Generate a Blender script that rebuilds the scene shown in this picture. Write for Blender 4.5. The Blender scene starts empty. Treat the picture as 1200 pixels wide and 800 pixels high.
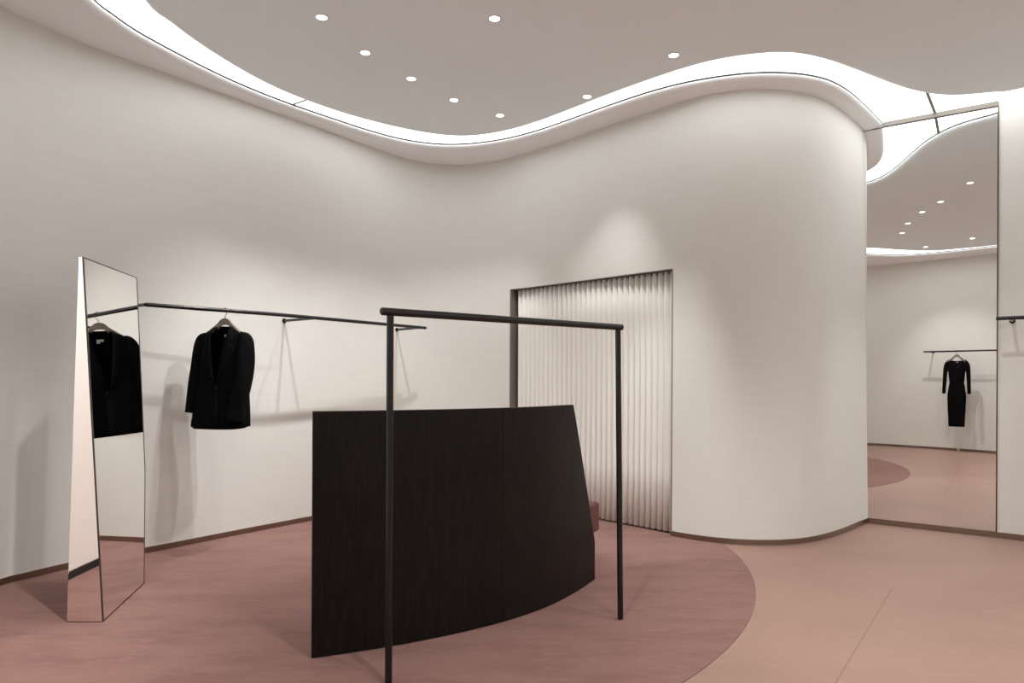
import bpy, bmesh, math, random
from mathutils import Vector, Matrix
from mathutils.geometry import delaunay_2d_cdt
random.seed(4)
C = bpy.context.scene.collection
EYE = 1.26; F = 815.0; CX = 600.0; CY = 443.0; ROLL = .005
HC = 3.46           # underside of soffit and ceiling slab
HP = 3.508          # glowing membrane
# ------------------------------------------------------------------ helpers
def px(x, y):
    """direction of the ray through a photo pixel"""
    a = x-CX; b = y-CY
    return Vector(((a+ROLL*b)/F, 1.0, -(b-ROLL*a)/F))
def at_z(x, y, z):
    d = px(x, y); t = (z-EYE)/d.z
    return Vector((0, 0, EYE))+d*t
def at_plane(x, y, p, n):
    d = px(x, y); o = Vector((0, 0, EYE))
    return o+d*((Vector(p)-o).dot(n)/d.dot(n))
def link(o, parent=None):
    C.objects.link(o)
    if parent: o.parent = parent
    return o
def obj(name, bm, mat, parent=None, smooth=False):
    me = bpy.data.meshes.new(name)
    bmesh.ops.recalc_face_normals(bm, faces=bm.faces)
    bm.to_mesh(me); bm.free()
    if mat: me.materials.append(mat)
    if smooth:
        for p in me.polygons: p.use_smooth = True
        if smooth is not True: me.set_sharp_from_angle(angle=math.radians(smooth))
    o = bpy.data.objects.new(name, me)
    return link(o, parent)
def tag(o, label, cat, group=None, kind=None):
    o['label'] = label; o['category'] = cat
    if group: o['group'] = group
    if kind: o['kind'] = kind
    return o
def struct(o): o['kind'] = 'structure'; return o
def empty(name, loc, label, cat, group=None, rz=0):
    o = bpy.data.objects.new(name, None); o.empty_display_size = .1
    o.location = loc; o.rotation_euler = (0, 0, rz)
    link(o); return tag(o, label, cat, group)
def quad(bm, a, b, c, d):
    bm.faces.new((a, b, c, d))
def grid(bm, rows, close_u=False, close_v=False):
    V = [[bm.verts.new(p) for p in r] for r in rows]
    nr = len(V); nc = len(V[0])
    for i in range(nr if close_v else nr-1):
        for j in range(nc if close_u else nc-1):
            a, b = V[i][j], V[i][(j+1) % nc]; c, d = V[(i+1) % nr][(j+1) % nc], V[(i+1) % nr][j]
            bm.faces.new((a, b, c, d))
    return V
def cat_rom(pts, n=6, closed=False):
    P = [Vector(p) for p in pts]; N = len(P); out = []
    for i in range(N if closed else N-1):
        if closed: a, b, c, d = P[i-1], P[i], P[(i+1) % N], P[(i+2) % N]
        else: a = P[max(i-1, 0)]; b = P[i]; c = P[i+1]; d = P[min(i+2, N-1)]
        for k in range(n):
            t = k/n
            out.append(.5*((2*b)+(c-a)*t+(2*a-5*b+4*c-d)*t*t+(3*b-a-3*c+d)*t**3))
    if not closed: out.append(P[-1])
    return out
def smooth_pts(P, it=1):
    P = [Vector(p) for p in P]
    for _ in range(it):
        P = [P[0]]+[(P[i-1]+2*P[i]+P[i+1])/4 for i in range(1, len(P)-1)]+[P[-1]]
    return P
def tube(bm, pts, r, seg=14, caps=True, radii=None):
    pts = [Vector(p) for p in pts]; rings = []
    up = None
    for i, p in enumerate(pts):
        t = (pts[min(i+1, len(pts)-1)]-pts[max(i-1, 0)]).normalized()
        if up is None:
            up = t.orthogonal().normalized()
        else:
            up = (up-t*up.dot(t)).normalized()
        s = t.cross(up); rr = radii[i] if radii else r
        rings.append([p+(up*math.cos(a)+s*math.sin(a))*rr for a in [2*math.pi*k/seg for k in range(seg)]])
    V = grid(bm, rings, close_u=True)
    if caps:
        bm.faces.new(V[0]); bm.faces.new(V[-1])
    return V
def rod_mesh(bm, pts, r, seg=16, round_end=.25):
    """tube with slightly chamfered ends"""
    pts = [Vector(p) for p in pts]
    e = r*round_end
    a = pts[0]+(pts[1]-pts[0]).normalized()*e; b = pts[-1]+(pts[-2]-pts[-1]).normalized()*e
    P = [pts[0], a]+pts[1:-1]+[b, pts[-1]]
    tube(bm, P, r, seg, True, [r-e, r]+[r]*(len(pts)-2)+[r, r-e])
def box(bm, lo, hi, bev=0):
    c = [(lo[i]+hi[i])/2 for i in range(3)]; s = [hi[i]-lo[i] for i in range(3)]
    g = bmesh.ops.create_cube(bm, size=1, matrix=Matrix.Translation(c) @ Matrix.Diagonal((*s, 1)))
    if bev:
        es = list({e for v in g['verts'] for e in v.link_edges})
        bmesh.ops.bevel(bm, geom=es, offset=bev, segments=3, affect='EDGES', profile=.5)
def fill_poly(bm, loop, z):
    """flat fill of a simple plan polygon"""
    pts = [Vector((p[0], p[1])) for p in loop]; n = len(pts)
    vs, es, fs, *_ = delaunay_2d_cdt(pts, [(i, (i+1) % n) for i in range(n)], [], 1, 1e-6)
    V = [bm.verts.new((v.x, v.y, z)) for v in vs]
    for f in fs:
        try: bm.faces.new([V[i] for i in f])
        except ValueError: pass
    return V
def offset(P, d, closed=False):
    """shift an open plan curve sideways (left of travel)"""
    out = []; N = len(P)
    for i in range(N):
        a = P[i-1] if (i > 0 or closed) else P[i]; b = P[(i+1) % N] if (i < N-1 or closed) else P[i]
        t = (b-a).normalized(); out.append(P[i]+Vector((-t.y, t.x))*d)
    return out
# ------------------------------------------------------------------ materials
def mat(name, col, rough=.6, metal=0, noise=None, bump=None, spec=.5, coat=0, sheen=0):
    m = bpy.data.materials.new(name); m.use_nodes = True
    nt = m.node_tree; b = nt.nodes['Principled BSDF']
    b.inputs['Base Color'].default_value = (*col, 1); b.inputs['Roughness'].default_value = rough
    b.inputs['Metallic'].default_value = metal; b.inputs['Specular IOR Level'].default_value = spec
    b.inputs['Coat Weight'].default_value = coat
    b.inputs['Sheen Weight'].default_value = sheen
    tc = nt.nodes.new('ShaderNodeTexCoord')
    def tex(scale, sc3, detail=4):
        mp = nt.nodes.new('ShaderNodeMapping'); mp.inputs['Scale'].default_value = sc3
        nt.links.new(tc.outputs['Object'], mp.inputs['Vector'])
        n = nt.nodes.new('ShaderNodeTexNoise'); n.inputs['Scale'].default_value = scale
        n.inputs['Detail'].default_value = detail
        nt.links.new(mp.outputs['Vector'], n.inputs['Vector']); return n
    if noise:   # list of (scale, sc3, colour, lo, hi)
        prev = None
        for (s, sc3, c2, lo, hi) in noise:
            n = tex(s, sc3); r = nt.nodes.new('ShaderNodeMapRange')
            r.inputs['From Min'].default_value = lo; r.inputs['From Max'].default_value = hi
            nt.links.new(n.outputs['Fac'], r.inputs['Value'])
            mx = nt.nodes.new('ShaderNodeMix'); mx.data_type = 'RGBA'
            nt.links.new(r.outputs['Result'], mx.inputs['Factor'])
            if prev: nt.links.new(prev, mx.inputs['A'])
            else: mx.inputs['A'].default_value = (*col, 1)
            mx.inputs['B'].default_value = (*c2, 1); prev = mx.outputs['Result']
        nt.links.new(prev, b.inputs['Base Color'])
    if bump:    # (scale, sc3, strength)
        n = tex(bump[0], bump[1]); bp = nt.nodes.new('ShaderNodeBump')
        bp.inputs['Strength'].default_value = bump[2]; bp.inputs['Distance'].default_value = .01
        nt.links.new(n.outputs['Fac'], bp.inputs['Height']); nt.links.new(bp.outputs['Normal'], b.inputs['Normal'])
    return m
def emis(name, col, s):
    m = bpy.data.materials.new(name); m.use_nodes = True; nt = m.node_tree; nt.nodes.clear()
    e = nt.nodes.new('ShaderNodeEmission'); o = nt.nodes.new('ShaderNodeOutputMaterial')
    e.inputs[0].default_value = (*col, 1); e.inputs[1].default_value = s
    nt.links.new(e.outputs[0], o.inputs[0]); return m
WALL = (.755, .745, .71)
M = dict(
    wall=mat('wall_fabric', WALL, .85, spec=.25, noise=[
        (3, (1, 1, 14), (.73, .72, .686), .35, .75), (60, (1, 1, .12), (.735, .725, .692), .45, .8)],
        bump=(220, (1, 1, 3), .05)),
    ceil=mat('ceiling_paint', (.90, .975, 1.0), .9, spec=.2),
    soffit=mat('soffit_paint', (.91, .92, .925), .75, spec=.3),
    carpet=mat('rose_carpet', (.262, .143, .122), .93, spec=.12, sheen=.08, noise=[
        (2.2, (1, 2.6, 1), (.22, .116, .10), .42, .68), (9, (1, 3.2, 1), (.30, .167, .145), .52, .8)],
        bump=(500, (1, 1, 1), .08)),
    bronze=mat('bronze_metal', (.30, .235, .195), .28, 1),
    jamb=mat('jamb_metal', (.22, .18, .155), .5, .3),
    joint=mat('joint_trim', (.30, .285, .27), .8, spec=.2),
    beam=mat('beam_trim', (.27, .245, .215), .7, spec=.2),
    dark_gap=mat('dark_trim', (.035, .033, .03), .8, spec=.2),
    black_metal=mat('black_metal', (.008, .0075, .007), .22, 0, spec=.5),
    wood=mat('black_stained_oak', (.0055, .0043, .0041), .48, spec=.2, noise=[
        (14, (7, 7, .5), (.014, .0095, .0085), .45, .75), (60, (9, 9, .35), (.006, .005, .0048), .5, .7)],
        bump=(70, (8, 8, .35), .25)),
    wood2=mat('black_brown_oak', (.0075, .0054, .0048), .48, spec=.2, noise=[
        (14, (7, 7, .5), (.019, .0125, .0105), .45, .75), (60, (9, 9, .35), (.007, .0055, .005), .5, .7)],
        bump=(70, (8, 8, .35), .25)),
    wood_rim=mat('wood_rim', (.05, .038, .032), .45),
    velvet=mat('rose_velvet', (.15, .066, .056), .85, sheen=0, spec=.2, bump=(300, (1, 1, 1), .1)),
    plinth=mat('plinth_black', (.012, .01, .01), .6),
    cloth=mat('black_wool', (.0028, .003, .0036), .9, spec=.06, sheen=0, bump=(350, (1, 1, 1), .1)),
    lining=mat('black_lining', (.003, .003, .0034), .6, spec=.12),
    knit=mat('black_knit', (.004, .0034, .0038), .9, spec=.06, bump=(180, (1, 1, .05), .3)),
    satin=mat('neck_tag', (.62, .60, .57), .5),
    hanger=mat('hanger_grey_wood', (.23, .19, .155), .5, noise=[(20, (1, 1, 6), (.19, .155, .125), .4, .7)]),
    hook=mat('hook_steel', (.10, .09, .08), .3, .9),
    curtain=mat('curtain_cloth', (.84, .825, .785), .8, spec=.2, bump=(400, (1, 1, .3), .05)),
    mirror=mat('mirror_glass', (.90, .89, .875), .0, 1),
    rose_mirror=mat('rose_mirror_glass', (.97, .925, .90), .02, 1),
    mframe=mat('mirror_edge', (.06, .042, .034), .4, .3),
    plaster=mat('blush_plaster', (.92, .87, .84), .9, spec=.2),
    ring=mat('downlight_ring', (.62, .58, .54), .5),
    glow=emis('membrane_glow', (.975, 1.0, 1.0), 2.55),
    lampglow=emis('lamp_glow', (1.0, .98, .96), 8.0),
)
# light floor: warm pinkish microcement with a fine joint
def floor_mat():
    m = mat('pink_microcement', (.36, .222, .175), .42, spec=.4, noise=[
        (1.1, (1, 1.7, 1), (.325, .199, .157), .4, .7), (7, (1, 3, 1), (.385, .243, .194), .55, .85)],
        bump=(90, (1, 1, 1), .03))
    nt = m.node_tree; b = nt.nodes['Principled BSDF']
    src = b.inputs['Base Color'].links[0].from_socket
    tc = nt.nodes.new('ShaderNodeTexCoord')
    p = Vector((2.3, 4.2, 0)); q = Vector((1.35, 2.89, 0)); d = (q-p).normalized(); n = Vector((-d.y, d.x, 0))
    mask = None
    for (nv, off0, lo, hi, axis) in ((n, n.dot(p), None, None, d),):
        dot = nt.nodes.new('ShaderNodeVectorMath'); dot.operation = 'DOT_PRODUCT'
        nt.links.new(tc.outputs['Object'], dot.inputs[0]); dot.inputs[1].default_value = nv
        s = nt.nodes.new('ShaderNodeMath'); s.operation = 'SUBTRACT'
        nt.links.new(dot.outputs['Value'], s.inputs[0]); s.inputs[1].default_value = off0
        a = nt.nodes.new('ShaderNodeMath'); a.operation = 'ABSOLUTE'; nt.links.new(s.outputs[0], a.inputs[0])
        l = nt.nodes.new('ShaderNodeMath'); l.operation = 'LESS_THAN'; l.inputs[1].default_value = .003
        nt.links.new(a.outputs[0], l.inputs[0]); mask = l.outputs[0]
        dd = nt.nodes.new('ShaderNodeVectorMath'); dd.operation = 'DOT_PRODUCT'
        nt.links.new(tc.outputs['Object'], dd.inputs[0]); dd.inputs[1].default_value = axis
        g2 = nt.nodes.new('ShaderNodeMath'); g2.operation = 'GREATER_THAN'; g2.inputs[1].default_value = axis.dot(p)
        nt.links.new(dd.outputs['Value'], g2.inputs[0])
        mm = nt.nodes.new('ShaderNodeMath'); mm.operation = 'MULTIPLY'
        nt.links.new(mask, mm.inputs[0]); nt.links.new(g2.outputs[0], mm.inputs[1]); mask = mm.outputs[0]
    mx = nt.nodes.new('ShaderNodeMix'); mx.data_type = 'RGBA'
    sc = nt.nodes.new('ShaderNodeMath'); sc.operation = 'MULTIPLY'; sc.inputs[1].default_value = .45
    nt.links.new(mask, sc.inputs[0]); nt.links.new(sc.outputs[0], mx.inputs['Factor'])
    nt.links.new(src, mx.inputs['A']); mx.inputs['B'].default_value = (.10, .06, .045, 1)
    nt.links.new(mx.outputs['Result'], b.inputs['Base Color'])
    return m
M['floor'] = floor_mat()
# ------------------------------------------------------------------ plan curves (metres, camera at the origin)
MC = Vector((3.56, 5.82)); 
mdir = Vector((.8131, -.5821)).normalized()      # along the mirror, to the right
mnor = Vector((mdir.y, -mdir.x));                                      # out of the mirror into the room
if mnor.y > 0: mnor = -mnor
J = Vector((3.10, 6.162))                                              # wall meets mirror
MR = J+mdir*.985                                                       # right edge of the mirror
wt_px = [(0,7),(33,23.7),(66.7,38.7),(100,52),(133,64.7),(166.7,75.8),(200,87.2),(237.5,101.6),(275,115.2),(312.5,128.7),(350,141.9),(400,158.4),(433.3,171.7),(458.3,181.2),(483.3,189.2),(508,192.7),(533,194),(558,193),(583,189.7),(600,185),(633,173.7),(666.7,163.3),(700,153),(733,141.3),(766.7,129.2),(800,118),(825,111.3),(850,106.7),(875,104.5),(900,103.7),(925,104.5),(950,108.7),(971.7,117.5),(986.7,128.3),(1002,143)]
wall_vis = smooth_pts([at_z(x, y, HC).xy for x, y in wt_px], 2)
BACK = [(-1.3,-.50),(-2.04,-.13),(-2.57,.22),(-2.92,.8),(-3.08,1.7),(-3.13,2.7),(-3.12,3.5)]
LEFT = [Vector(p) for p in BACK]+wall_vis+[Vector((3.05, 6.09)), J.copy()]
LEFT = cat_rom(LEFT, 4)
lookz = lambda P, q: min(range(len(P)), key=lambda i: (P[i]-Vector(q)).length)
RIGHT = cat_rom([MR, MR+mdir*.2+mnor*.01, (4.5, 5.05), (4.95, 4.2), (5.1, 3.1), (4.95, 1.9), (4.3, .7), (3.2, -.3), (1.9, -.95), (.6, -1.02), (-.72, -.72), (-1.3, -.50)], 8)
ceil_px = [(166.7,0),(200,30),(228,50),(256.3,67.8),(288,87.5),(322,104.4),(354.7,117.9),(400,133.5),(433,142.5),(466.7,150.5),(500,157.5),(533,160.7),(558,160.7),(600,154.2),(633,143),(666.7,130.3),(700,117),(733,104.5),(766.7,93),(800,81.5),(833,72.2),(866.7,66.3),(900,63),(920,62.8),(941.7,64.7),(966.7,70.3),(1000,82.2),(1040,98.6),(1060,105.6),(1088,111.8),(1106.7,112.8),(1124,113.1),(1153,110.8),(1200,104)]
ceil_vis = smooth_pts([at_z(x, y, HC+.012).xy for x, y in ceil_px], 1)
CEIL = cat_rom(ceil_vis+[(4.35, 4.65), (4.55, 3.7), (4.45, 2.6), (4.0, 1.5), (3.1, .5), (2.0, -.1), (.9, -.28), (.2, -.2), (-.28, -.06), (-.65, .14), (-.98, .42), (-1.14, .95), (-1.2, 1.7), (-1.55, 2.5), (-1.98, 3.3)], 4, closed=True)
gap_px = [(110.8,0),(133.3,17.5),(150,30),(166.7,40),(183.3,49.2),(200,58),(237.5,78.1),(275,95.9),(312.5,111.3),(342,122.2),(368.8,131.6),(400,142),(433,153),(466.7,162.8),(500,168),(528,169.5),(558,168.3),(600,162),(633,152),(666.7,140),(700,127.8),(733,116.2),(766.7,105),(800,96.5),(833,90.5),(866.7,85.8),(900,83.7),(933,85.3),(958,88.7),(976.7,95),(996,105),(1016,125),(1034,143.5)]
gap_vis = smooth_pts([at_z(x, y, HP-.006).xy for x, y in gap_px], 1)
gend = J+mdir*(((gap_vis[-1]-J).dot(mdir)))
EDGE = cat_rom([(1.95, -.93), (1.1, -.78), (.5, -.62), (-.1, -.40), (-.62, -.18), (-1.15, .08), (-1.6, .5), (-1.75, 1.2), (-1.9, 2.0), (-2.25, 2.9), (-2.47, 3.6)]+gap_vis[:-1]+[gend], 4)
# ------------------------------------------------------------------ room shell
T = .10
OP0, OP1, OPZ = None, None, 2.145       # doorway
def insert_at(x, y, lo):
    """put an exact station on the wall curve where the photo ray meets it"""
    d = px(x, y)
    for i in range(lo, len(LEFT)-1):
        a, b = LEFT[i], LEFT[i+1]; e = b-a; den = d.x*e.y-1*e.x
        if abs(den) < 1e-9: continue
        u = (a.x*1-a.y*d.x)/den*1.0
        # solve a+e*u on the line x = d.x*y
        den2 = e.x-d.x*e.y
        u = (d.x*a.y-a.x)/den2 if abs(den2) > 1e-9 else -1
        if 0 <= u <= 1 and a.y > 4:
            LEFT.insert(i+1, a+e*u); return i+1
iC = lookz(LEFT, (-.6, 7.2))
iL = insert_at(597.5, 340, iC); iR = insert_at(788.8, 314.5, iL+3)
dl = LEFT[iL].copy(); dr = LEFT[iR].copy()
OUT = offset(LEFT, T)
if (OUT[iC]-Vector((0, 3))).length < (LEFT[iC]-Vector((0, 3))).length: OUT = offset(LEFT, -T)
for k in range(len(LEFT)):                   # keep the outer skin from folding at tight bends
    pass
def wall_piece(name, inn, out, z0, z1, parent=None, m=None, shift_end=None):
    bm = bmesh.new(); rows = []
    nz = 9
    for i in range(len(inn)):
        r = []
        for k in range(nz):
            z = z0+(z1-z0)*k/(nz-1)
            s = Vector((0, 0))
            if shift_end:
                w = max(0, 1-(len(inn)-1-i)/shift_end[0]); s = mdir*shift_end[1]*w*w*(1-z/HC)
            r.append((inn[i].x+s.x, inn[i].y+s.y, z))
        r += [(out[i].x, out[i].y, z1), (out[i].x, out[i].y, z0)]
        rows.append(r)
    V = grid(bm, rows, close_u=True)
    bm.faces.new(V[0]); bm.faces.new(V[-1])
    return obj(name, bm, m or M['wall'], parent, smooth=40)
ZT = HP+.01
iA = lookz(LEFT, (-3.08, 1.7))
struct(wall_piece('wall_left', LEFT[:iA+1], OUT[:iA+1], 0, ZT))
def cut_wall(name, inn, out, j0, j1):
    """curved wall with a rectangular doorway between stations j0 and j1"""
    bm = bmesh.new(); zs = [0, .5, 1.0, 1.6, OPZ, 2.5, 3.0, ZT]; nz = len(zs); A = []; Bk = []
    for i in range(len(inn)):
        w = max(0, 1-(len(inn)-1-i)/20); s = mdir*.06*w*w
        A.append([bm.verts.new((inn[i].x+s.x*(1-z/HC), inn[i].y+s.y*(1-z/HC), z)) for z in zs])
        Bk.append([bm.verts.new((out[i].x, out[i].y, z)) for z in zs])
    q = lambda *v: bm.faces.new(v)
    for i in range(len(inn)-1):
        hole = j0 <= i < j1
        for k in range(4 if hole else 0, nz-1):
            q(A[i][k], A[i+1][k], A[i+1][k+1], A[i][k+1]); q(Bk[i][k], Bk[i][k+1], Bk[i+1][k+1], Bk[i+1][k])
        q(A[i][-1], A[i+1][-1], Bk[i+1][-1], Bk[i][-1])
        b = 4 if hole else 0
        q(A[i][b], Bk[i][b], Bk[i+1][b], A[i+1][b])
    for i in (0, len(inn)-1):
        for k in range(nz-1): q(A[i][k], A[i][k+1], Bk[i][k+1], Bk[i][k])
    for i in (j0, j1):
        for k in range(4): q(A[i][k], A[i][k+1], Bk[i][k+1], Bk[i][k])
    return obj(name, bm, M['wall'], None, smooth=40)
struct(cut_wall('wall_back', LEFT[iA:], OUT[iA:], iL-iA, iR-iA))
# right wall: behind the mirror and onwards
RW = [J-mdir*.35-mnor*.012]+[MR-mnor*.012]+RIGHT
iB = lookz(RIGHT, (3.2, -.3))
rin = [J-mdir*.3, MR]+RIGHT[1:iB+1]
rout = offset(rin, -T)
if (rout[3]-Vector((0, 3))).length < (rin[3]-Vector((0, 3))).length: rout = offset(rin, T)
struct(wall_piece('wall_right', [p-mnor*.02 if i < 2 else p for i, p in enumerate(rin)] if False else rin, rout, 0, ZT))
fin = RIGHT[iB:]; fout = offset(fin, -T)
if (fout[3]-Vector((0, 3))).length < (fin[3]-Vector((0, 3))).length: fout = offset(fin, T)
struct(wall_piece('wall_front', fin, fout, 0, ZT))
# floor
room = LEFT+RIGHT
bm = bmesh.new()
box(bm, (-3.7, -1.7, -.12), (5.7, 7.7, 0))
struct(obj('floor', bm, M['floor']))
# round carpet inlay, stopped at the walls
cc = Vector((-1.75, 5.19)); cr = 3.375
def ray_wall(o, d):
    best = 99
    for P in (LEFT, RIGHT):
        for a, b in zip(P[:-1], P[1:]):
            e = b-a; den = d.x*e.y-d.y*e.x
            if abs(den) < 1e-9: continue
            w = a-o; t = (w.x*e.y-w.y*e.x)/den; u = (w.x*d.y-w.y*d.x)/den
            if t > 0 and -1e-6 <= u <= 1+1e-6: best = min(best, t)
    return best
ring = []
for k in range(540):
    a = 2*math.pi*k/540; d = Vector((math.cos(a), math.sin(a)))
    t = ray_wall(cc, d); h = cc+d*t; w_ = (dr-dl).normalized(); n_ = Vector((-w_.y, w_.x))
    if .03 < (h-dl).dot(w_) < (dr-dl).length-.03 and abs((h-dl).dot(n_)) < .04: t += .075/abs(d.dot(n_))
    ring.append(cc+d*min(cr, t-.006))
bm = bmesh.new(); V = fill_poly(bm, ring, .004)
ret = bmesh.ops.extrude_face_region(bm, geom=bm.faces[:])
for v in ret['geom']:
    if isinstance(v, bmesh.types.BMVert): v.co.z = .0005
o = obj('round_carpet', bm, M['carpet'])
tag(o, 'large dusky rose circular carpet under the bench and standing mirror', 'carpet')
# ceiling slab with rolled edge
def lip(bm, P, P_in, z0, z1, n=8, closed=False):
    rows = []
    for k in range(n+1):
        a = math.pi/2*k/n
        rows.append([(p.x*(math.sin(a))+q.x*(1-math.sin(a)), p.y*math.sin(a)+q.y*(1-math.sin(a)), z0+(z1-z0)*(1-math.cos(a))) for p, q in zip(P, P_in)])
    grid(bm, rows, close_u=closed)
def inside_off(P, d):
    A = offset(P, d, True); cen = Vector((1, 3))
    s1 = sum((p-cen).length for p in A); s0 = sum((p-cen).length for p in P)
    return A if s1 < s0 else offset(P, -d, True)
CI = inside_off(CEIL, .09)
bm = bmesh.new(); fill_poly(bm, CI, HC); lip(bm, CEIL, CI, HC, HP-.012, closed=True)
rim = [[(p.x, p.y, HP-.008) for p in CEIL], [(p.x, p.y, HP+.06) for p in CEIL]]
grid(bm, rim, close_u=True); fill_poly(bm, CEIL, HP+.06)
bmesh.ops.remove_doubles(bm, verts=bm.verts, dist=1e-4)
struct(obj('ceiling', bm, M['ceil'], smooth=50))
# soffit with rolled edge
n0 = lookz(LEFT, (-1.3, -.5))
EI = offset(EDGE, .09)
if min((EI[60]-p).length for p in LEFT) > min((EDGE[60]-p).length for p in LEFT): EI = offset(EDGE, -.09)
EI[-1] = EDGE[-1]-mdir*.09
wall_loop = [Vector((1.95, -.93))+Vector((0, -.01))]+[p for p in RIGHT if p.x < 1.93 and p.y < 0]+LEFT
bm = bmesh.new()
fill_poly(bm, [p for p in wall_loop]+[p for p in reversed(EI)], HC)
lip(bm, EDGE, EI, HC, HP-.014)
struct(obj('trim_1', bm, M['soffit'], smooth=60))
bm = bmesh.new()
grid(bm, [[(p.x, p.y, HP-.014) for p in EDGE], [(p.x, p.y, HP+.004) for p in EDGE]])
struct(obj('trim_2', bm, M['dark_gap']))
bm = bmesh.new(); CE2 = inside_off(CEIL, -.002) if False else CEIL
cen = Vector((1, 3))
grid(bm, [[(p.x, p.y, HP-.012) for p in offset(CEIL, .0015, True)], [(p.x, p.y, HP+.002) for p in offset(CEIL, .0015, True)]], close_u=True)
struct(obj('trim_3', bm, M['dark_gap']))
# glowing stretched membrane in the ceiling slot, in four pieces
OUTER = EDGE+RIGHT[1:lookz(RIGHT, (1.9, -.95))]
s1o, s1i = at_z(342, 122.2, HP).xy, at_z(354.7, 117.9, HP).xy
s2o, s2i = at_z(1096, 132.6, HP).xy, at_z(1088, 111.8, HP).xy
# insert mirror line points so the slot follows the wall to the right of the soffit
kE = len(EDGE)
mir_pts = [gend+(MR-gend)*t for t in (.25, .5, .75)]
OUTER = EDGE+mir_pts+RIGHT[:lookz(RIGHT, (1.9, -.95))]
def arc(P, i, j):
    return P[i:j+1] if i <= j else P[i:]+P[:j+1]
cutsO = [lookz(OUTER, s1o), lookz(OUTER, s2o), lookz(OUTER, (5.0, 2.2)), 2]
OUTER[cutsO[1]] = s2o
cutsI = [lookz(CEIL, s1i), lookz(CEIL, s2i), lookz(CEIL, (4.4, 2.4)), lookz(CEIL, (1.2, -.25))]
names = ['long white glowing ceiling light panel curving between the two thin joints',
         'white glowing ceiling light panel right of the joint above the wall mirror',
         'white glowing ceiling light panel closing the slot behind the viewer',
         'wide white glowing ceiling light panel at upper left, left of the thin joint']
for k in range(4):
    a, b = cutsO[k], cutsO[(k+1) % 4]; c, d = cutsI[k], cutsI[(k+1) % 4]
    lo = arc(OUTER, a, b); li = arc(CEIL, c, d)
    bm = bmesh.new(); fill_poly(bm, lo+list(reversed(li)), HP)
    o = obj('ceiling_light_panel', bm, M['glow'])
    tag(o, names[k], 'light', 'glowing ceiling slot panels')
def strip(name, a, b, w, z, m):
    d = (b-a).normalized(); n = Vector((-d.y, d.x))*w/2
    bm = bmesh.new()
    vs = [bm.verts.new((*p, zz)) for zz in (z-.004, z) for p in (a-n, b-n, b+n, a+n)]
    bm.faces.new(vs[:4]); bm.faces.new(vs[4:])
    for i in range(4): bm.faces.new((vs[i], vs[(i+1) % 4], vs[4+(i+1) % 4], vs[4+i]))
    return struct(obj(name, bm, m))
strip('trim_4', s1o, s1i+(s1i-s1o)*.6, .018, HP-.002, M['joint'])
strip('trim_5', s2o, s2i+(s2i-s2o)*.3, .022, HP-.002, M['joint'])
# baseboards
def baseboard(name, P, side, h=.045, th=.008, shift=None):
    A = [p.copy() for p in P]
    if shift:
        for i in range(len(A)):
            w = max(0, 1-(len(A)-1-i)/shift[0]); A[i] = A[i]+mdir*shift[1]*w*w
    B = offset(A, side*th)
    bm = bmesh.new(); z0 = .0065
    rows = [[(a.x, a.y, z0), (b.x, b.y, z0), (b.x, b.y, h), (a.x, a.y, h)] for a, b in zip(A, B)]
    V = grid(bm, rows, close_u=True); bm.faces.new(V[0]); bm.faces.new(V[-1])
    return struct(obj(name, bm, M['bronze'], smooth=40))
sd = -1 if (offset(LEFT, .1)[40]-Vector((0, 3))).length > (LEFT[40]-Vector((0, 3))).length else 1
baseboard('baseboard_left', LEFT[:iL], sd)
baseboard('baseboard_back', LEFT[iR:], sd, shift=(20, .06))
sr = -1 if (offset(RIGHT, .1)[40]-Vector((0, 3))).length > (RIGHT[40]-Vector((0, 3))).length else 1
baseboard('baseboard_right', [J+mdir*.05]+RIGHT[:-1], sr, th=.014)
# blush partition on the left, seen only in the side glass of the standing mirror
bm = bmesh.new(); box(bm, (-3.02, 1.0, .0005), (-2.72, 2.98, 2.55), .006)
pw = struct(obj('wall_partition', bm, M['plaster']))
bm = bmesh.new(); box(bm, (-2.722, .99, .0005), (-2.705, 2.985, .05))
struct(obj('baseboard_partition', bm, M['plinth']))
# ------------------------------------------------------------------ doorway with pleated curtain
dv = (dr-dl); W = dv.length; du = dv.normalized(); dn = Vector((du.y, -du.x))
if dn.dot(-dl) < 0: dn = -dn                 # into the room
def dp(s, d, z): p = dl+du*s+dn*d; return (p.x, p.y, z)
bm = bmesh.new()
def prism(bm, s0, s1, d0, d1, z0, z1):
    v = [bm.verts.new(dp(s, d, z)) for z in (z0, z1) for s, d in ((s0, d0), (s1, d0), (s1, d1), (s0, d1))]
    bm.faces.new(v[:4]); bm.faces.new(v[4:])
    for i in range(4): bm.faces.new((v[i], v[(i+1) % 4], v[4+(i+1) % 4], v[4+i]))
prism(bm, .001, .014, -.20, -.002, .007, OPZ-.001); prism(bm, W-.012, W-.001, -.20, -.002, .007, OPZ-.001)
prism(bm, .016, W-.016, -.20, -.02, OPZ-.006, OPZ-.001)
struct(obj('trim_6', bm, M['jamb']))
bm = bmesh.new(); prism(bm, -.1, W+.1, -.26, -.24, .0, OPZ+.1)
struct(obj('wall_closet', bm, M['wall']))
cur = empty('pleated_curtain', dp(W/2, -.08, .0), 'beige pleated curtain closing the doorway in the curved wall', 'curtain')
co = Vector(dp(W/2, -.08, 0))
NP = 31; bm = bmesh.new(); cols = []
s0c, s1c = .045, W-.022
for i in range(NP*12+1):
    u = i/(NP*12); ph = (u*NP) % 1
    s = s0c+(s1c-s0c)*u
    d = -.086+.034*abs(math.sin(math.pi*u*NP))**.9
    cols.append((s, d))
rows = []
for z in (.018, .5, 1.2, 1.8, OPZ-.01):
    rows.append([Vector(dp(s+.0015*math.sin(z*5+s*9), d, z))-co for s, d in cols])
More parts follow.
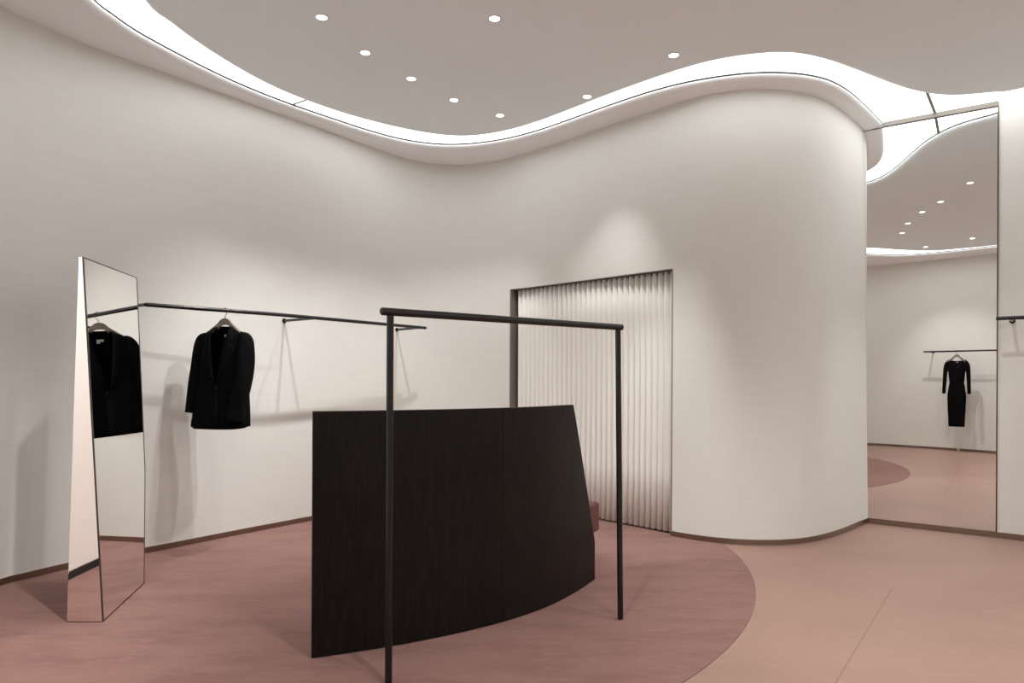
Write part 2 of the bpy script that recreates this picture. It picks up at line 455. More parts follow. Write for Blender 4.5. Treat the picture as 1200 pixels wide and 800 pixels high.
grid(bm, rows)
ob = obj('curtain_cloth', bm, M['curtain'], cur, smooth=50)
sm = ob.modifiers.new('s', 'SOLIDIFY'); sm.thickness = .003
bm = bmesh.new(); a = Vector(dp(.03, -.075, OPZ-.016))-co; b = Vector(dp(W-.02, -.075, OPZ-.022))-co
rod_mesh(bm, [a, b], .006); obj('curtain_track', bm, M['jamb'], cur)
# ------------------------------------------------------------------ wall mirror
z0m = .046; z1m = HC-.004
wm = empty('wall_mirror', (*(J+mdir*.5), z0m), 'tall floor to ceiling mirror on the wall right of the curved column', 'mirror')
wo = Vector((*(J+mdir*.5), z0m))
def mp(s, d, z): p = J+mdir*s+mnor*d; return Vector((p.x, p.y, z))-wo
def mbox(bm, s0, s1, d0, d1, z0, z1):
    v = [bm.verts.new(mp(s, d, z)) for z in (z0, z1) for s, d in ((s0, d0), (s1, d0), (s1, d1), (s0, d1))]
    bm.faces.new(v[:4]); bm.faces.new(v[4:])
    for i in range(4): bm.faces.new((v[i], v[(i+1) % 4], v[4+(i+1) % 4], v[4+i]))
bm = bmesh.new(); mbox(bm, -.02, .978, .001, .008, z0m+.001, z1m); obj('mirror_glass', bm, M['mirror'], wm)
bm = bmesh.new(); mbox(bm, .979, .987, .0, .012, z0m+.001, z1m); mbox(bm, -.02, .979, .0, .012, z1m, z1m+.006)
obj('edge_trim', bm, M['mframe'], wm)
bm = bmesh.new()
def bp_(s, d, z): p = J+mdir*s+mnor*d; return bm.verts.new((p.x, p.y, z))
s0_ = (gend-J).dot(mdir)+.004
v = [bp_(s, d, z) for z in (HC+.006, HP-.003) for s, d in ((s0_, .001), (.986, .001), (.986, .014), (s0_, .014))]
bm.faces.new(v[:4]); bm.faces.new(v[4:])
for i in range(4): bm.faces.new((v[i], v[(i+1) % 4], v[4+(i+1) % 4], v[4+i]))
struct(obj('trim_7', bm, M['beam']))
# ------------------------------------------------------------------ standing mirror (wedge body)
B = at_z(120.6, 728.2, 0.006); A = at_z(78.2, 728.2, 0.006); Cc = at_z(169.5, 682.8, .006)
zt = 1.875
Bt = Vector((0, 0, EYE))+px(97.0, 300.6)*B.y
fn = (Cc-B).cross(Bt-B).normalized()
Ct = at_plane(160.8, 325.2, B, fn); K = at_plane(170.6, 551, B, fn)
At = Vector((0, 0, EYE))+px(92.2, 300.3)*B.y
sm_root = empty('standing_mirror', (B.x, B.y, .006), 'tall leaning wedge shaped standing mirror on the rose carpet at left', 'mirror')
O = Vector((B.x, B.y, .006))
off = (A-B); dD = Cc+off*.95; dK = K+(At-Bt)*.55+off*.30; dT = Ct+(At-Bt)
bm = bmesh.new()
fl = [Bt, B, Cc, K, Ct]; bl = [At, A, dD, dK, dT]
vf = [bm.verts.new(p-O) for p in fl]; vb = [bm.verts.new(p-O) for p in bl]
bm.faces.new(vf); 
for i in range(5):
    q = [vf[i], vf[(i+1) % 5], vb[(i+1) % 5], vb[i]]
    f1 = bm.faces.new((q[0], q[1], q[2])); f2 = bm.faces.new((q[0], q[2], q[3]))
bm.faces.new((vb[0], vb[1], vb[2])); bm.faces.new((vb[0], vb[2], vb[3])); bm.faces.new((vb[0], vb[3], vb[4]))
obj('back_body', bm, M['mframe'], sm_root)
def inset_poly(pts, n, ins, lift):
    c = sum(pts, Vector())/len(pts); N = len(pts); out = []
    for i in range(N):
        a, b, d = pts[i-1], pts[i], pts[(i+1) % N]
        e1 = (b-a).normalized(); e2 = (d-b).normalized()
        m1 = n.cross(e1); m2 = n.cross(e2)
        if m1.dot(c-b) < 0: m1 = -m1
        if m2.dot(c-b) < 0: m2 = -m2
        k = 1+m1.dot(m2)
        out.append(b+(m1+m2)*(ins/max(k, .05))+n*lift)
    return out
def sheet(name, pts, n, m, parent):
    bm = bmesh.new(); v = [bm.verts.new(p-O) for p in pts]; w = [bm.verts.new(p-n*.0025-O) for p in pts]
    bm.faces.new(v); bm.faces.new(w)
    for i in range(len(v)): bm.faces.new((v[i], v[(i+1) % len(v)], w[(i+1) % len(v)], w[i]))
    return obj(name, bm, m, parent)
if fn.x < 0: fn = -fn
fp = inset_poly(fl, fn, .008, .003); bk_dir = (B-Cc).normalized()
fp = [p+bk_dir*(.022 if i >= 2 else 0) for i, p in enumerate(fp)]
sheet('front_mirror', fp, fn, M['mirror'], sm_root)
sn = (A-B).cross(Bt-B).normalized()
if sn.y > 0: sn = -sn
g = sheet('side_mirror', inset_poly([Bt, B, A, At], sn, .0022, .003), sn, M['rose_mirror'], sm_root)
g['label'] = 'narrow rose tinted side mirror'
# ------------------------------------------------------------------ free standing rail in front
RL = Vector((-.535, 2.832, 1.53)); RR = Vector((.577, 3.655, 1.53))
fr = empty('clothes_rail', ((RL.x+RR.x)/2, (RL.y+RR.y)/2, .007), 'black tubular goalpost clothes rail standing in front of the bench, empty', 'clothes rack')
fo = fr.location.copy()
bm = bmesh.new(); rod_mesh(bm, [RL-fo, RR-fo], .0165, 20); obj('rail', bm, M['black_metal'], fr, smooth=40)
rd = (RR-RL).normalized()
t1 = RL+rd*.042; t2 = RR-rd*.03
for top, base in ((t1, Vector((t1.x, t1.y, .0065))), (t2, Vector((.572, 3.63, .0065)))):
    bm = bmesh.new(); rod_mesh(bm, [top-Vector((0, 0, .012))-fo, base-fo], .0148, 20); obj('post', bm, M['black_metal'], fr, smooth=40)
# ------------------------------------------------------------------ bench with high curved wooden back
pb = [(365.5,770),(420,763),(480,754),(557,737),(600,726),(637.5,714),(676,696.5),(697,678)]
PC = cat_rom(smooth_pts([at_z(x, y, .01).xy for x, y in pb], 2), 10)
ptop = 1.098
bn = empty('bench', (*(sum(PC, Vector((0, 0)))/len(PC)), .007), 'high backed curved bench in black stained wood with rose upholstered seat', 'bench')
bo = bn.location.copy()
ratio_top = (672-CX+ROLL*32)/F; ratio_k = (698.8-CX+ROLL*190)/F
L = [0]
for a, b in zip(PC[:-1], PC[1:]): L.append(L[-1]+(b-a).length)
def at_s(s):
    s = max(0, min(L[-1], s))
    for i in range(len(L)-1):
        if s <= L[i+1]: return PC[i]+(PC[i+1]-PC[i])*((s-L[i])/(L[i+1]-L[i]))
    return PC[-1]
def tang(s): return (at_s(s+.01)-at_s(s-.01)).normalized()
def s_ratio(r):
    return min((k*.002 for k in range(int(L[-1]/.002)+1)), key=lambda s: abs(at_s(s).x/at_s(s).y-r))
sT = s_ratio(ratio_top); sK = L[-1]
def s_end(z):
    zk = .235
    return sK if z <= zk else sK+(sT-sK)*(z-zk)/(ptop-zk)
zs = [.0005, .06, .12, .18, .235]+[.235+(ptop-.235)*k/12 for k in range(1, 13)]
NS = 48; TH = .032
def nrm(s):
    t = tang(s); n = Vector((-t.y, t.x)); return n if n.y > 0 else -n      # away from the camera
sJ = s_ratio((590-CX)/F)
def back_panel(s0f, s1f, m):
    bm = bmesh.new(); front, back = [], []
    for z in zs:
        a, e = s0f(z), s1f(z); fr_, bk_ = [], []
        for k in range(NS+1):
            s = a+(e-a)*k/NS; p = at_s(s); q = p+nrm(s)*TH
            fr_.append(Vector((p.x, p.y, z+.007))-bo); bk_.append(Vector((q.x, q.y, z+.007))-bo)
        front.append(fr_); back.append(bk_)
    V = grid(bm, [f+list(reversed(b)) for f, b in zip(front, back)], close_u=True)
    bm.faces.new(V[0]); bm.faces.new(V[-1])
    obj('back_panel', bm, m, bn, smooth=30)
back_panel(lambda z: 0, lambda z: sJ-.001, M['wood'])
back_panel(lambda z: sJ+.001, s_end, M['wood2'])
# thin rim on the top of the panel
bm = bmesh.new(); rr_ = []
for k in range(NS+1):
    s = sT*k/NS; p = at_s(s)+nrm(s)*.001; q = at_s(s)+nrm(s)*(TH-.001)
    z = ptop+.007
    rr_.append([Vector((p.x, p.y, z))-bo, Vector((p.x, p.y, z+.0025))-bo, Vector((q.x, q.y, z+.0025))-bo, Vector((q.x, q.y, z))-bo])
V = grid(bm, rr_, close_u=True); bm.faces.new(V[0]); bm.faces.new(V[-1])
obj('top_rim', bm, M['wood_rim'], bn)
# seat cushion: rounded section swept along the back of the panel
def sec(d0, d1, z0, z1, r, n=6):
    out = []
    for cx, cz, a0 in ((d1-r, z1-r, 0), (d0+r*.4, z1-r*.4, 90), (d0+r*.4, z0+r*.4, 180), (d1-r, z0+r, 270)):
        rr = r if cx > d0+r*.5 else r*.4
        for k in range(n+1):
            a = math.radians(a0+90*k/n); out.append((cx+rr*math.cos(a), cz+rr*math.sin(a)))
    return out
S = sec(TH+.004, .50, .275, .462, .045)
ext = .24; smin = .10
def along(s):
    if s <= L[-1]: return at_s(s), nrm(s)
    t = tang(L[-1]-.02); return at_s(L[-1])+t*(s-L[-1]), nrm(L[-1]-.02)
bm = bmesh.new(); rows = []
cz = sum(p[1] for p in S)/len(S); cd = sum(p[0] for p in S)/len(S)
RND = .10; send = L[-1]+ext
svals = [(smin+RND*t*t, 1-.42*(1-math.sqrt(1-(1-t*t)**2))) for t in (0, .2, .35, .5, .7, .85, 1)]
svals += [(smin+RND+(send-2*RND-smin)*k/36, 1) for k in range(1, 37)]
svals += [(send-RND*t*t, 1-.42*(1-math.sqrt(1-(1-t*t)**2))) for t in (.85, .7, .5, .35, .2, 0)]
for s, sc in svals:
    p, n = along(s)
    rows.append([Vector((p.x+n.x*(cd+(d-cd)*sc), p.y+n.y*(cd+(d-cd)*sc), cz+(z-cz)*sc))-bo for d, z in S])
V = grid(bm, rows, close_u=True); bm.faces.new(V[0]); bm.faces.new(V[-1])
g = obj('seat_cushion', bm, M['velvet'], bn, smooth=60); g['label'] = 'dusky rose upholstered seat'
bm = bmesh.new(); rows = []
for k in range(41):
    s = .16+(L[-1]-.05-.16)*k/40; p, n = along(s)
    rows.append([Vector((p.x+n.x*d, p.y+n.y*d, z))-bo for d, z in ((TH+.004, .275), (.44, .275), (.44, .235), (TH+.004, .235))])
V = grid(bm, rows, close_u=True); bm.faces.new(V[0]); bm.faces.new(V[-1])
obj('seat_frame', bm, M['plinth'], bn)
bm = bmesh.new(); rows = []
for k in range(31):
    s = .2+(L[-1]-.35)*k/30; p, n = along(s)
    rows.append([Vector((p.x+n.x*d, p.y+n.y*d, z))-bo for d, z in ((TH+.02, .235), (.38, .235), (.38, .0075), (TH+.02, .0075))])
V = grid(bm, rows, close_u=True); bm.faces.new(V[0]); bm.faces.new(V[-1])
obj('plinth', bm, M['plinth'], bn)
# ------------------------------------------------------------------ wall rails
def wall_rail(pts, arms, z, label, r=.0145, group='black wall mounted clothes rails'):
    """pts: plan points of the rod; arms: list of (rod point, wall point)"""
    c0 = Vector((*pts[len(pts)//2], z))
    t = empty('wall_rail', c0, label, 'clothes rack', group)
    P = [Vector((p[0], p[1], z))-c0 for p in pts]
    bm = bmesh.new(); rod_mesh(bm, P, r, 18); obj('rail', bm, M['black_metal'], t, smooth=40)
    for a, b in arms:
        a = Vector((*a, z))-c0; b = Vector((*b, z))-c0
        bm = bmesh.new(); rod_mesh(bm, [a, b], r*.8, 14)
        arm = obj('arm', bm, M['black_metal'], t, smooth=40)
        d = (a-b).normalized()
        bm = bmesh.new(); rod_mesh(bm, [b+d*.001, b+d*.007], .02, 20); obj('wall_plate', bm, M['black_metal'], arm, smooth=40)
    return t
ZR = 1.735
rl = cat_rom([at_z(170.5, 356.8, ZR).xy, (-2.06, 4.99), (-1.71, 5.39), (-1.31, 5.95), at_z(499, 384.2, ZR).xy], 8)
def near_wall(p, P=LEFT):
    best = None
    for a, b in zip(P[:-1], P[1:]):
        e = b-a; t = max(0, min(1, (p-a).dot(e)/max(e.dot(e), 1e-9))); q = a+e*t
        if best is None or (q-p).length < (best-p).length: best = q
    return best
def wall_at_px(x):
    d = px(x, 380); r = Vector((d.x, 1)).normalized()
    for a, b in zip(LEFT[:-1], LEFT[1:]):
        e = b-a; den = r.x*e.y-r.y*e.x
        if abs(den) < 1e-9: continue
        t = (a.x*e.y-a.y*e.x)/den; u = (a.x*r.y-a.y*r.x)/den
        if t > 0 and 0 <= u <= 1: return a+e*u
w2 = wall_at_px(333); w3 = wall_at_px(465)
def rod_near(w, P): 
    return min(P, key=lambda q: (q-w).length)
arms = [(rl[0], near_wall(rl[0])), (rod_near(w2, rl), w2), (rl[-2], w3)]
wall_rail(rl, arms, ZR, 'long black wall rail on the left wall, holding the black blazer')
# right rail
ra = MR+mdir*.045
rr0 = Vector((3.70, 5.32)); rdir = Vector((.80, -.60)).normalized()
rpts = [rr0, rr0+rdir*.35, Vector((4.22, 4.86)), Vector((4.5, 4.45)), Vector((4.64, 4.1))]
rpts = cat_rom(rpts, 4)
wr = RIGHT
a1 = rr0+rdir*.085; a1w = near_wall(a1, [MR]+RIGHT); a2 = rpts[-2]; a2w = near_wall(a2, RIGHT)
a1w = max(a1w, MR+mdir*.045, key=lambda q: q.x)
wall_rail(rpts, [(a1, a1w), (a2, a2w)], ZR, 'short black wall rail right of the tall wall mirror, cut by the frame')
# rail behind the viewer (seen in the mirror)
ZB = 1.772
bp = cat_rom([Vector(p) for p in ((-1.55, .01), (-1.08, -.21), (-.54, -.405), (.1, -.60), (.6, -.67))], 5)
BW = RIGHT+LEFT
arms = [(bp[1], near_wall(bp[1], BW)), (bp[-2], near_wall(bp[-2], BW))]
wall_rail(bp, arms, ZB, 'black wall rail carrying the long dress, seen in the tall mirror')
# ------------------------------------------------------------------ garments
def hanger(loc, rz, label, zr, rod_r=.0145, width=.165):
    """hook rests on top of the rod; origin at the rod axis"""
    t = empty('clothes_hanger', loc, label, 'hanger', 'grey wooden clothes hangers', rz)
    bm = bmesh.new(); P = []
    R_ = rod_r+.0028
    for k in range(15):
        a = math.radians(-25+k*205/14); P.append((0, -R_*math.cos(a)*1.0, R_*math.sin(a)))
    P = [Vector(p) for p in P]
    # hook goes over the rod (which runs along local y after turning) and down to the neck
    P = [Vector((p.y, 0, p.z)) for p in P]
    P += [Vector((R_+.0, 0, -.008)), Vector((R_*.6, 0, -.026)), Vector((0, 0, -.036)), Vector((0, 0, -.062))]
    tube(bm, P, .0024, 8); obj('hook', bm, M['hook'], t, smooth=True)
    bm = bmesh.new(); rows = []
    N = 24
    for k in range(N+1):
        u = -1+2*k/N; x = u*width
        zt_ = -.056-.036*min(abs(u)/.34, 1)**2.4-.085*max(0, abs(u)-.34)/.66
        hgt = .034*(1-abs(u))**.7+.014; th = .006+.010*abs(u)
        y0 = -.018*u*u
        rows.append([(x, y0-th, zt_), (x, y0+th, zt_), (x, y0+th*1.1, zt_-hgt*.5), (x, y0+th, zt_-hgt), (x, y0-th, zt_-hgt), (x, y0-th*1.1, zt_-hgt*.5)])
    V = grid(bm, rows, close_u=True); bm.faces.new(V[0]); bm.faces.new(V[-1])
    bmesh.ops.bevel(bm, geom=[e for e in bm.edges], offset=.0015, segments=1, affect='EDGES')
    obj('shoulder_bar', bm, M['hanger'], t, smooth=40)
    return t
def interp(tab, z):
    for (z1, *a), (z2, *b) in zip(tab[:-1], tab[1:]):
        if (z1-z)*(z2-z) <= 0:
            t = (z-z1)/(z2-z1) if z2 != z1 else 0
            t = t*t*(3-2*t)*.5+t*.5
            return [x+(y-x)*t for x, y in zip(a, b)]
    return list(tab[-1][1:]) if abs(z-tab[-1][0]) < abs(z-tab[0][0]) else list(tab[0][1:])
def blazer(loc, rz):
    """origin at the rod axis; front faces local -y; z measured down from the rod"""
    t = empty('blazer', loc, 'black open front blazer with long sleeves hanging on the left wall rail', 'jacket', None, rz)
    # z, half width, half depth, x centre
    tab = [(-.115, .060, .045, .0), (-.128, .080, .055, .0), (-.145, .120, .062, .0), (-.168, .168, .068, .0), (-.195, .192, .075, -.002),
           (-.30, .190, .090, -.004), (-.45, .184, .098, -.01), (-.60, .200, .104, -.018), (-.74, .214, .110, -.028), (-.828, .220, .112, -.034)]
    def vopen(z):                       # half opening of the front edge
        if z > -.52: return .008+.066*((z+.52)/.405)**.9
        return -.012-.02*((-.52-z)/.33)
    bm = bmesh.new(); rows = []
    nz = 40; na = 56
    for k in range(nz+1):
        z = -.1151-(.828-.1151)*k/nz
        hw, hd, xc = interp(tab, z); v = vopen(z); row = []
        a0 = math.asin(max(-.9, min(.9, v/hw)))
        for j in range(na+1):
            u = j/na; a = -math.pi/2+a0+(2*math.pi-2*a0)*u
            c, s = math.cos(a), math.sin(a)
            rx = hw*abs(c)**(.85-.3*k/nz)*(1 if c > 0 else -1); ry = hd*abs(s)**.9*(1 if s > 0 else -1)
            fold = .006*math.sin(a*7+z*3)*min(1, (-z-.2)*3 if z < -.2 else 0)
            yoff = (-.006 if u > .5 else 0.004) if v < 0 else 0
            hem = 0
            if k == nz: hem = -.018*max(0, -s)**.5+.010*(1 if c < -.5 else 0)
            row.append((xc+rx*(1+fold), ry*(1+fold)+yoff*min(1, max(0, -s)), z+hem))
        rows.append(row)
    grid(bm, rows)
    o = obj('body', bm, M['cloth'], t, smooth=True)
    md = o.modifiers.new('s', 'SOLIDIFY'); md.thickness = .005
    # sleeves: skinned tubes from the shoulder down
    for sgn in (-1, 1):
        bm = bmesh.new(); rings = []
        if sgn < 0:
            cen = [(.140, .0, -.172, .020, .040), (.165, -.002, -.192, .036, .055), (.180, -.006, -.235, .048, .066), (.192, -.012, -.31, .053, .070), (.200, -.02, -.42, .052, .068), (.212, -.034, -.54, .050, .062), (.222, -.05, -.66, .047, .057), (.230, -.058, -.735, .046, .055)]
        else:
            cen = [(.140, .0, -.172, .020, .040), (.165, -.002, -.192, .036, .055), (.180, -.006, -.235, .048, .066), (.186, -.016, -.31, .053, .070), (.192, -.035, -.42, .054, .069), (.188, -.06, -.55, .054, .066), (.170, -.080, -.69, .053, .062), (.158, -.090, -.785, .052, .060)]
        cs = cat_rom([Vector((x, y, z)) for x, y, z, *_ in cen], 5); rs = cat_rom([Vector((a, b, 0)) for *_, a, b in cen], 5)
        for i, (c, r) in enumerate(zip(cs, rs)):
            tt = (cs[min(i+1, len(cs)-1)]-cs[max(i-1, 0)]).normalized()
            sx = Vector((0, 1, 0)).cross(tt).normalized(); sy = tt.cross(sx)
            ring = []
            for j in range(22):
                a = 2*math.pi*j/22
                w = 1+.05*math.sin(a*3+i*.35)
                p = c+sx*r.x*math.cos(a)*w+sy*r.y*math.sin(a)*w
                ring.append((p.x*sgn, p.y, p.z))
            rings.append(ring)
        V = grid(bm, rings, close_u=True); bm.faces.new(V[0])
        # cuff turned in
        inner = [[bm.verts.new(((v.co.x-cs[-1].x*sgn)*.86+cs[-1].x*sgn, (v.co.y-cs[-1].y)*.86+cs[-1].y, v.co.z+.0+k_*.05)) for v in V[-1]] for k_ in (0, 1)]
        for R1, R2 in ((V[-1], inner[0]), (inner[0], inner[1])):
            for j in range(22): bm.faces.new((R1[j], R1[(j+1) % 22], R2[(j+1) % 22], R2[j]))
        bm.faces.new(inner[1])
        sl = obj('sleeve', bm, M['cloth'], t, smooth=60)
        for bx in range(3):
            bmb = bmesh.new(); e = cs[-1-2-2*bx] if False else cs[-1]
            bmesh.ops.create_uvsphere(bmb, u_segments=10, v_segments=6, radius=.007, matrix=Matrix.Translation((sgn*(e.x-.005), e.y-.052, e.z+.03+.022*bx)) @ Matrix.Diagonal((1, .5, 1, 1)))
            obj('cuff_button', bmb, M['lining'], sl, smooth=True)
    # lapels: two long notched leaves lying on the chest, and a standing collar round the neck
    for sgn in (-1, 1):
        bm = bmesh.new(); rows = []
        for k in range(25):
            u = k/24; z = -.122-(.52-.122)*u
            hw, hd, xc = interp(tab, z); v = vopen(z)
            wid = .078*math.sin(math.pi*min(1, .18+.82*u))**.8 if u > .22 else .018+.20*u
            if .22 < u < .30: wid *= .72
            r = []
            for j in range(6):
                w = j/5; x = v+wid*w
                yy = -hd*math.sqrt(max(0.05, 1-(min(x, hw*.98)/hw)**2))
                r.append((sgn*x, yy-.007-.007*math.sin(math.pi*w), z-.012*w*(1-u)))
            rows.append(r)
        grid(bm, rows); o = obj('lapel', bm, M['cloth'], t, smooth=True)
        md = o.modifiers.new('s', 'SOLIDIFY'); md.thickness = .004
    bm = bmesh.new(); rows = []
    for k in range(25):
        a = math.radians(-40+260*k/24); c, s = math.cos(a), math.sin(a)
        x = .069*c; y = .05*s
        dz = -.03*max(0, -s)
        rows.append([(x*1.15, y*1.2, -.148+dz), (x*1.08, y*1.12, -.124+dz), (x*1.0, y, -.110+dz), (x*.93, y*.93, -.120+dz), (x*.92, y*.92, -.145+dz)])
    grid(bm, rows); o = obj('collar', bm, M['cloth'], t, smooth=True)
    md = o.modifiers.new('s', 'SOLIDIFY'); md.thickness = .003
    bm = bmesh.new(); box(bm, (-.022, .022, -.188), (.022, .025, -.172), .001)
    g = obj('neck_tag', bm, M['satin'], t); g['label'] = 'small white neck tag'
    bm = bmesh.new(); box(bm, (.002, .022, -.200), (.022, .0245, -.1885), .001); obj('size_tag', bm, M['satin'], t)
    bm = bmesh.new()
    bmesh.ops.create_uvsphere(bm, u_segments=14, v_segments=8, radius=.011, matrix=Matrix.Translation((.02, -.113, -.56)) @ Matrix.Diagonal((1, .35, 1, 1)))
    obj('button', bm, M['lining'], t, smooth=True)
    for sgn in (-1, 1):                  # pocket flaps
        bm = bmesh.new(); rows = []
        for k in range(7):
            x = .085+.115*k/6
            r = []
            for j in range(4):
                z = -.60-.05*j/3; hw, hd, _ = interp(tab, z)
                r.append((sgn*x, -hd*abs(1-(x/hw)**2)**.5-.008, z))
            rows.append(r)
        grid(bm, rows); o = obj('pocket_flap', bm, M['cloth'], t, smooth=True)
        md = o.modifiers.new('s', 'SOLIDIFY'); md.thickness = .003
    return t
hp = at_z(265.5, 363.0, ZR)
brz = math.radians(-15)
hp = Vector((*min(rl, key=lambda q: abs(q.x/q.y-hp.x/hp.y)), ZR))
HRZ = brz
hanger(hp, HRZ, 'grey wooden hanger carrying the black blazer on the left rail', ZR)
blazer(hp, brz)
def dress(loc, rz):
    t = empty('dress', loc, 'long sleeved black fitted knee length dress hanging on the rail in the mirror', 'dress', None, rz)
    tab = [(-.150, .155, .03), (-.175, .175, .045), (-.22, .178, .065), (-.30, .165, .08), (-.42, .148, .085), (-.56, .130, .08), (-.68, .150, .09), (-.80, .165, .095), (-1.0, .158, .09), (-1.2, .148, .085), (-1.345, .143, .08)]
    bm = bmesh.new(); rows = []; na = 48
    for k in range(51):
        z = -.150-(1.345-.150)*k/50; hw, hd = interp(tab, z); row = []
        for j in range(na):
            a = 2*math.pi*j/na; c, s = math.cos(a), math.sin(a)
            dip = (-.055 if s < 0 else -.025)*(1-abs(c)**2.2)*max(0, 1-(-z-.150)/.08)
            w = 1+.02*math.sin(a*6+z*4)*min(1, max(0, -z-.3)*2)
            row.append((hw*c*w, hd*s*w, z+dip))
        rows.append(row)
    grid(bm, rows, close_u=True); o = obj('body', bm, M['knit'], t, smooth=True)
    md = o.modifiers.new('s', 'SOLIDIFY'); md.thickness = .004
    for sgn in (-1, 1):
        cen = [(.125, 0, -.178, .018), (.152, 0, -.190, .032), (.178, 0, -.235, .043), (.193, 0, -.29, .045), (.205, -.005, -.38, .040), (.214, -.01, -.52, .036), (.222, -.015, -.66, .033), (.226, -.02, -.76, .032)]
        cs = cat_rom([Vector((x*sgn, y, z)) for x, y, z, _ in cen], 5); rs = cat_rom([Vector((r, 0)) for *_, r in cen], 5)
        bm = bmesh.new(); tube(bm, cs, 0, 18, True, [r.x for r in rs]); obj('sleeve', bm, M['knit'], t, smooth=60)
        bm = bmesh.new(); P = [(sgn*.07, .01, -.175), (sgn*.085, .0, -.15), (sgn*.10, 0, -.122), (sgn*.112, 0, -.15), (sgn*.12, .005, -.165)]
        tube(bm, cat_rom(P, 4), .0025, 6); obj('hanger_loop', bm, M['lining'], t, smooth=True)
    bm = bmesh.new(); box(bm, (-.02, .028, -.215), (.02, .031, -.195), .001); obj('neck_tag', bm, M['satin'], t)
    return t
db = min(bp, key=lambda q: (q-Vector((-1.08, -.21))).length)
hanger(Vector((*db, ZB)), math.radians(180-22), 'grey wooden hanger carrying the long dress, seen in the mirror', ZB, width=.14)
dr_ = dress(Vector((*db, ZB)), math.radians(180-22)); dr_.scale = (.86, .86, .98)
# ------------------------------------------------------------------ downlights
lights_px = [(377,20),(579.5,21.5),(428,61.5),(482,92),(532,117),(586,135),(688,113),(789.5,64.5)]
dlp = [at_z(x, y, HC).xy for x, y in lights_px]
for x, y in ((1137,214.4),(1102.4,236.5),(1080.9,248.5),(1064.1,261.8),(1057.4,273),(1139.5,279.3),(1084.9,289.3)):   # known from their mirror images
    q = at_z(x, y, HC).xy; dlp.append(q-2*(q-J).dot(mnor)*mnor)
dlp += [Vector(p) for p in ((3.3, 3.6), (3.0, 2.0), (1.4, 1.2), (-1.05, 3.4), (-1.0, 2.5))]  # unseen extra downlights, added to brighten floor, walls and partition
KW = 1.1
aims = {   # index: (target, watts, cone degrees)
    0: ((-1.7, 4.2, 0), 45, 60), 1: ((-2.2, 5.05, 1.0), 80, 36), 2: ((-2.35, 5.3, .2), 76, 62), 3: ((-1.95, 5.8, .2), 72, 62),
    4: ((-1.35, 6.45, .3), 75, 62), 5: ((-.75, 7.1, .5), 66, 62), 6: ((.72, 6.1, .9), 36, 60), 7: ((1.0, 5.75, 0), 52, 40),
    8: ((3.95, 5.3, .5), 60, 50), 9: ((2.2, 3.9, 0), 70, 70), 10: ((.3, 6.0, .3), 75, 46), 11: ((.9, 5.9, .4), 62, 38),
    12: ((.6, 2.9, 0), 60, 90), 13: ((0, .0, .4), 50, 80), 14: ((-1.15, -.4, .9), 74, 70),
    15: ((3.15, 5.9, .8), 60, 34), 16: ((2.6, 3.2, 0), 82, 96), 17: ((1.5, 2.2, 0), 82, 96), 18: ((-2.7, 3.2, .3), 35, 50), 19: ((-2.72, 2.6, .9), 200, 70)}
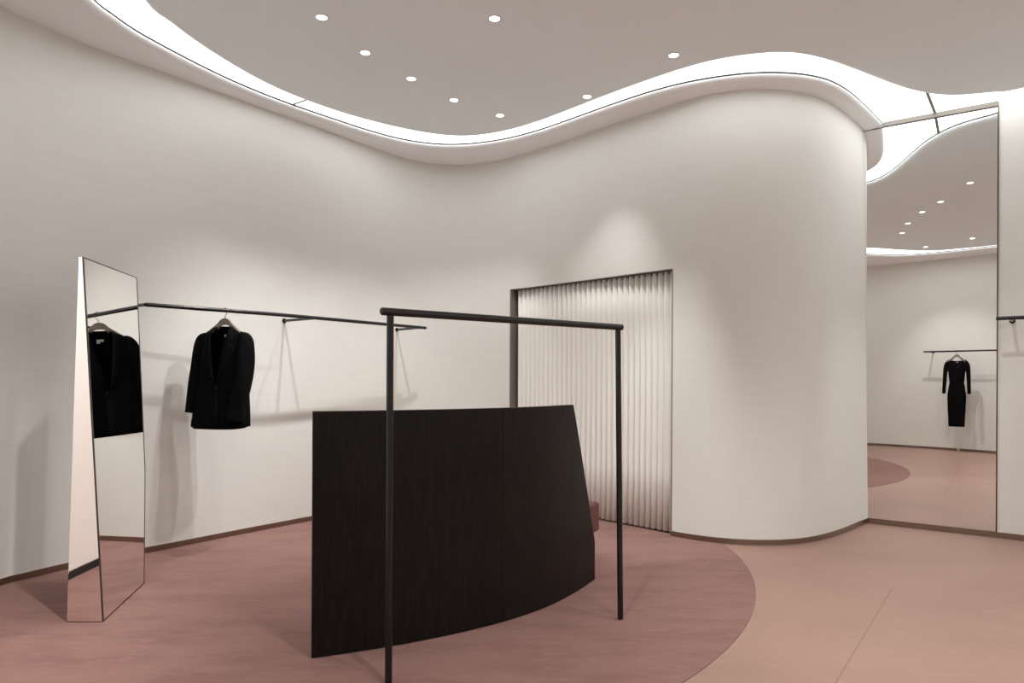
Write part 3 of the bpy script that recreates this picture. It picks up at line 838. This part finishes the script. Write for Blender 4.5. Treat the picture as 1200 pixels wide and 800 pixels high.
dlab = {0: 'small round recessed downlight nearest the frame top, left of centre', 1: 'small round recessed downlight at frame top, right of the other top one',
        2: 'round recessed downlight with slight glare, first in the diagonal row', 3: 'round recessed downlight, second from the left in the diagonal row',
        4: 'round recessed downlight, third from the left in the diagonal row', 5: 'round recessed downlight in the diagonal row closest to the soffit bulge',
        6: 'round recessed downlight beside the glowing strip, above the curtain', 7: 'round recessed downlight furthest right, above the curved wall',
        8: 'recessed downlight highest in the mirror reflection', 9: 'recessed downlight second highest in the mirror reflection', 10: 'recessed downlight third highest in the mirror reflection',
        11: 'recessed downlight fourth from the top of the reflected diagonal', 12: 'leftmost recessed downlight in the mirror reflection', 13: 'lower right recessed downlight in the mirror reflection', 14: 'lowest recessed downlight in the mirror reflection',
        15: 'added fill downlight beside the right wall, out of frame', 16: 'added fill downlight over the open floor, out of frame', 17: 'added fill downlight near the viewer, out of frame', 18: 'added fill downlight left of the bench, out of frame', 19: 'added downlight brightening the blush partition, out of frame'}
for i, p in enumerate(dlp):
    t = empty('downlight', (p.x, p.y, HC-.001), dlab[i], 'ceiling light', 'recessed ceiling downlights')
    bm = bmesh.new(); rows = []
    for k in range(32):
        a = 2*math.pi*k/32
        rows.append([(r*math.cos(a), r*math.sin(a), z) for r, z in ((.0385, .001), (.0385, -.0015), (.036, -.003), (.0325, -.003), (.0315, -.0005))])
    grid(bm, rows, close_v=True); obj('trim_ring', bm, M['ring'], t, smooth=50)
    bm = bmesh.new(); bmesh.ops.create_circle(bm, cap_ends=True, segments=32, radius=.032, matrix=Matrix.Translation((0, 0, -.0008)))
    obj('lamp_disc', bm, M['lampglow'], t)
    tgt, w, cone = aims[i]
    ld = bpy.data.lights.new('spot_lamp', 'SPOT'); ld.energy = w*KW; ld.spot_size = math.radians(cone); ld.spot_blend = .85
    ld.shadow_soft_size = .03; ld.color = (1.0, .995, .975)
    lo = bpy.data.objects.new('spot_lamp', ld); link(lo, t); lo.location = (0, 0, -.012)
    d = Vector(tgt)-Vector((p.x, p.y, HC-.013)); lo.rotation_euler = d.to_track_quat('-Z', 'Y').to_euler()
bpy.context.scene.cycles.diffuse_bounces = 8; bpy.context.scene.cycles.max_bounces = 14
# ------------------------------------------------------------------ world, camera, view
w = bpy.data.worlds.new('world'); bpy.context.scene.world = w; w.use_nodes = True
w.node_tree.nodes['Background'].inputs[0].default_value = (.0, .0, .0, 1)
cd_ = bpy.data.cameras.new('camera'); cam = bpy.data.objects.new('camera', cd_); C.objects.link(cam)
cam.location = (0, 0, EYE); cam.rotation_euler = (math.radians(90), -ROLL, 0)
cd_.sensor_width = 36; cd_.lens = F/1200*36; cd_.shift_y = (CY-400)/1200; cd_.clip_start = .05
bpy.context.scene.camera = cam
vs = bpy.context.scene.view_settings
vs.view_transform = 'Standard'; vs.look = 'None'; vs.gamma = 1; vs.exposure = .53; vs.use_curve_mapping = False
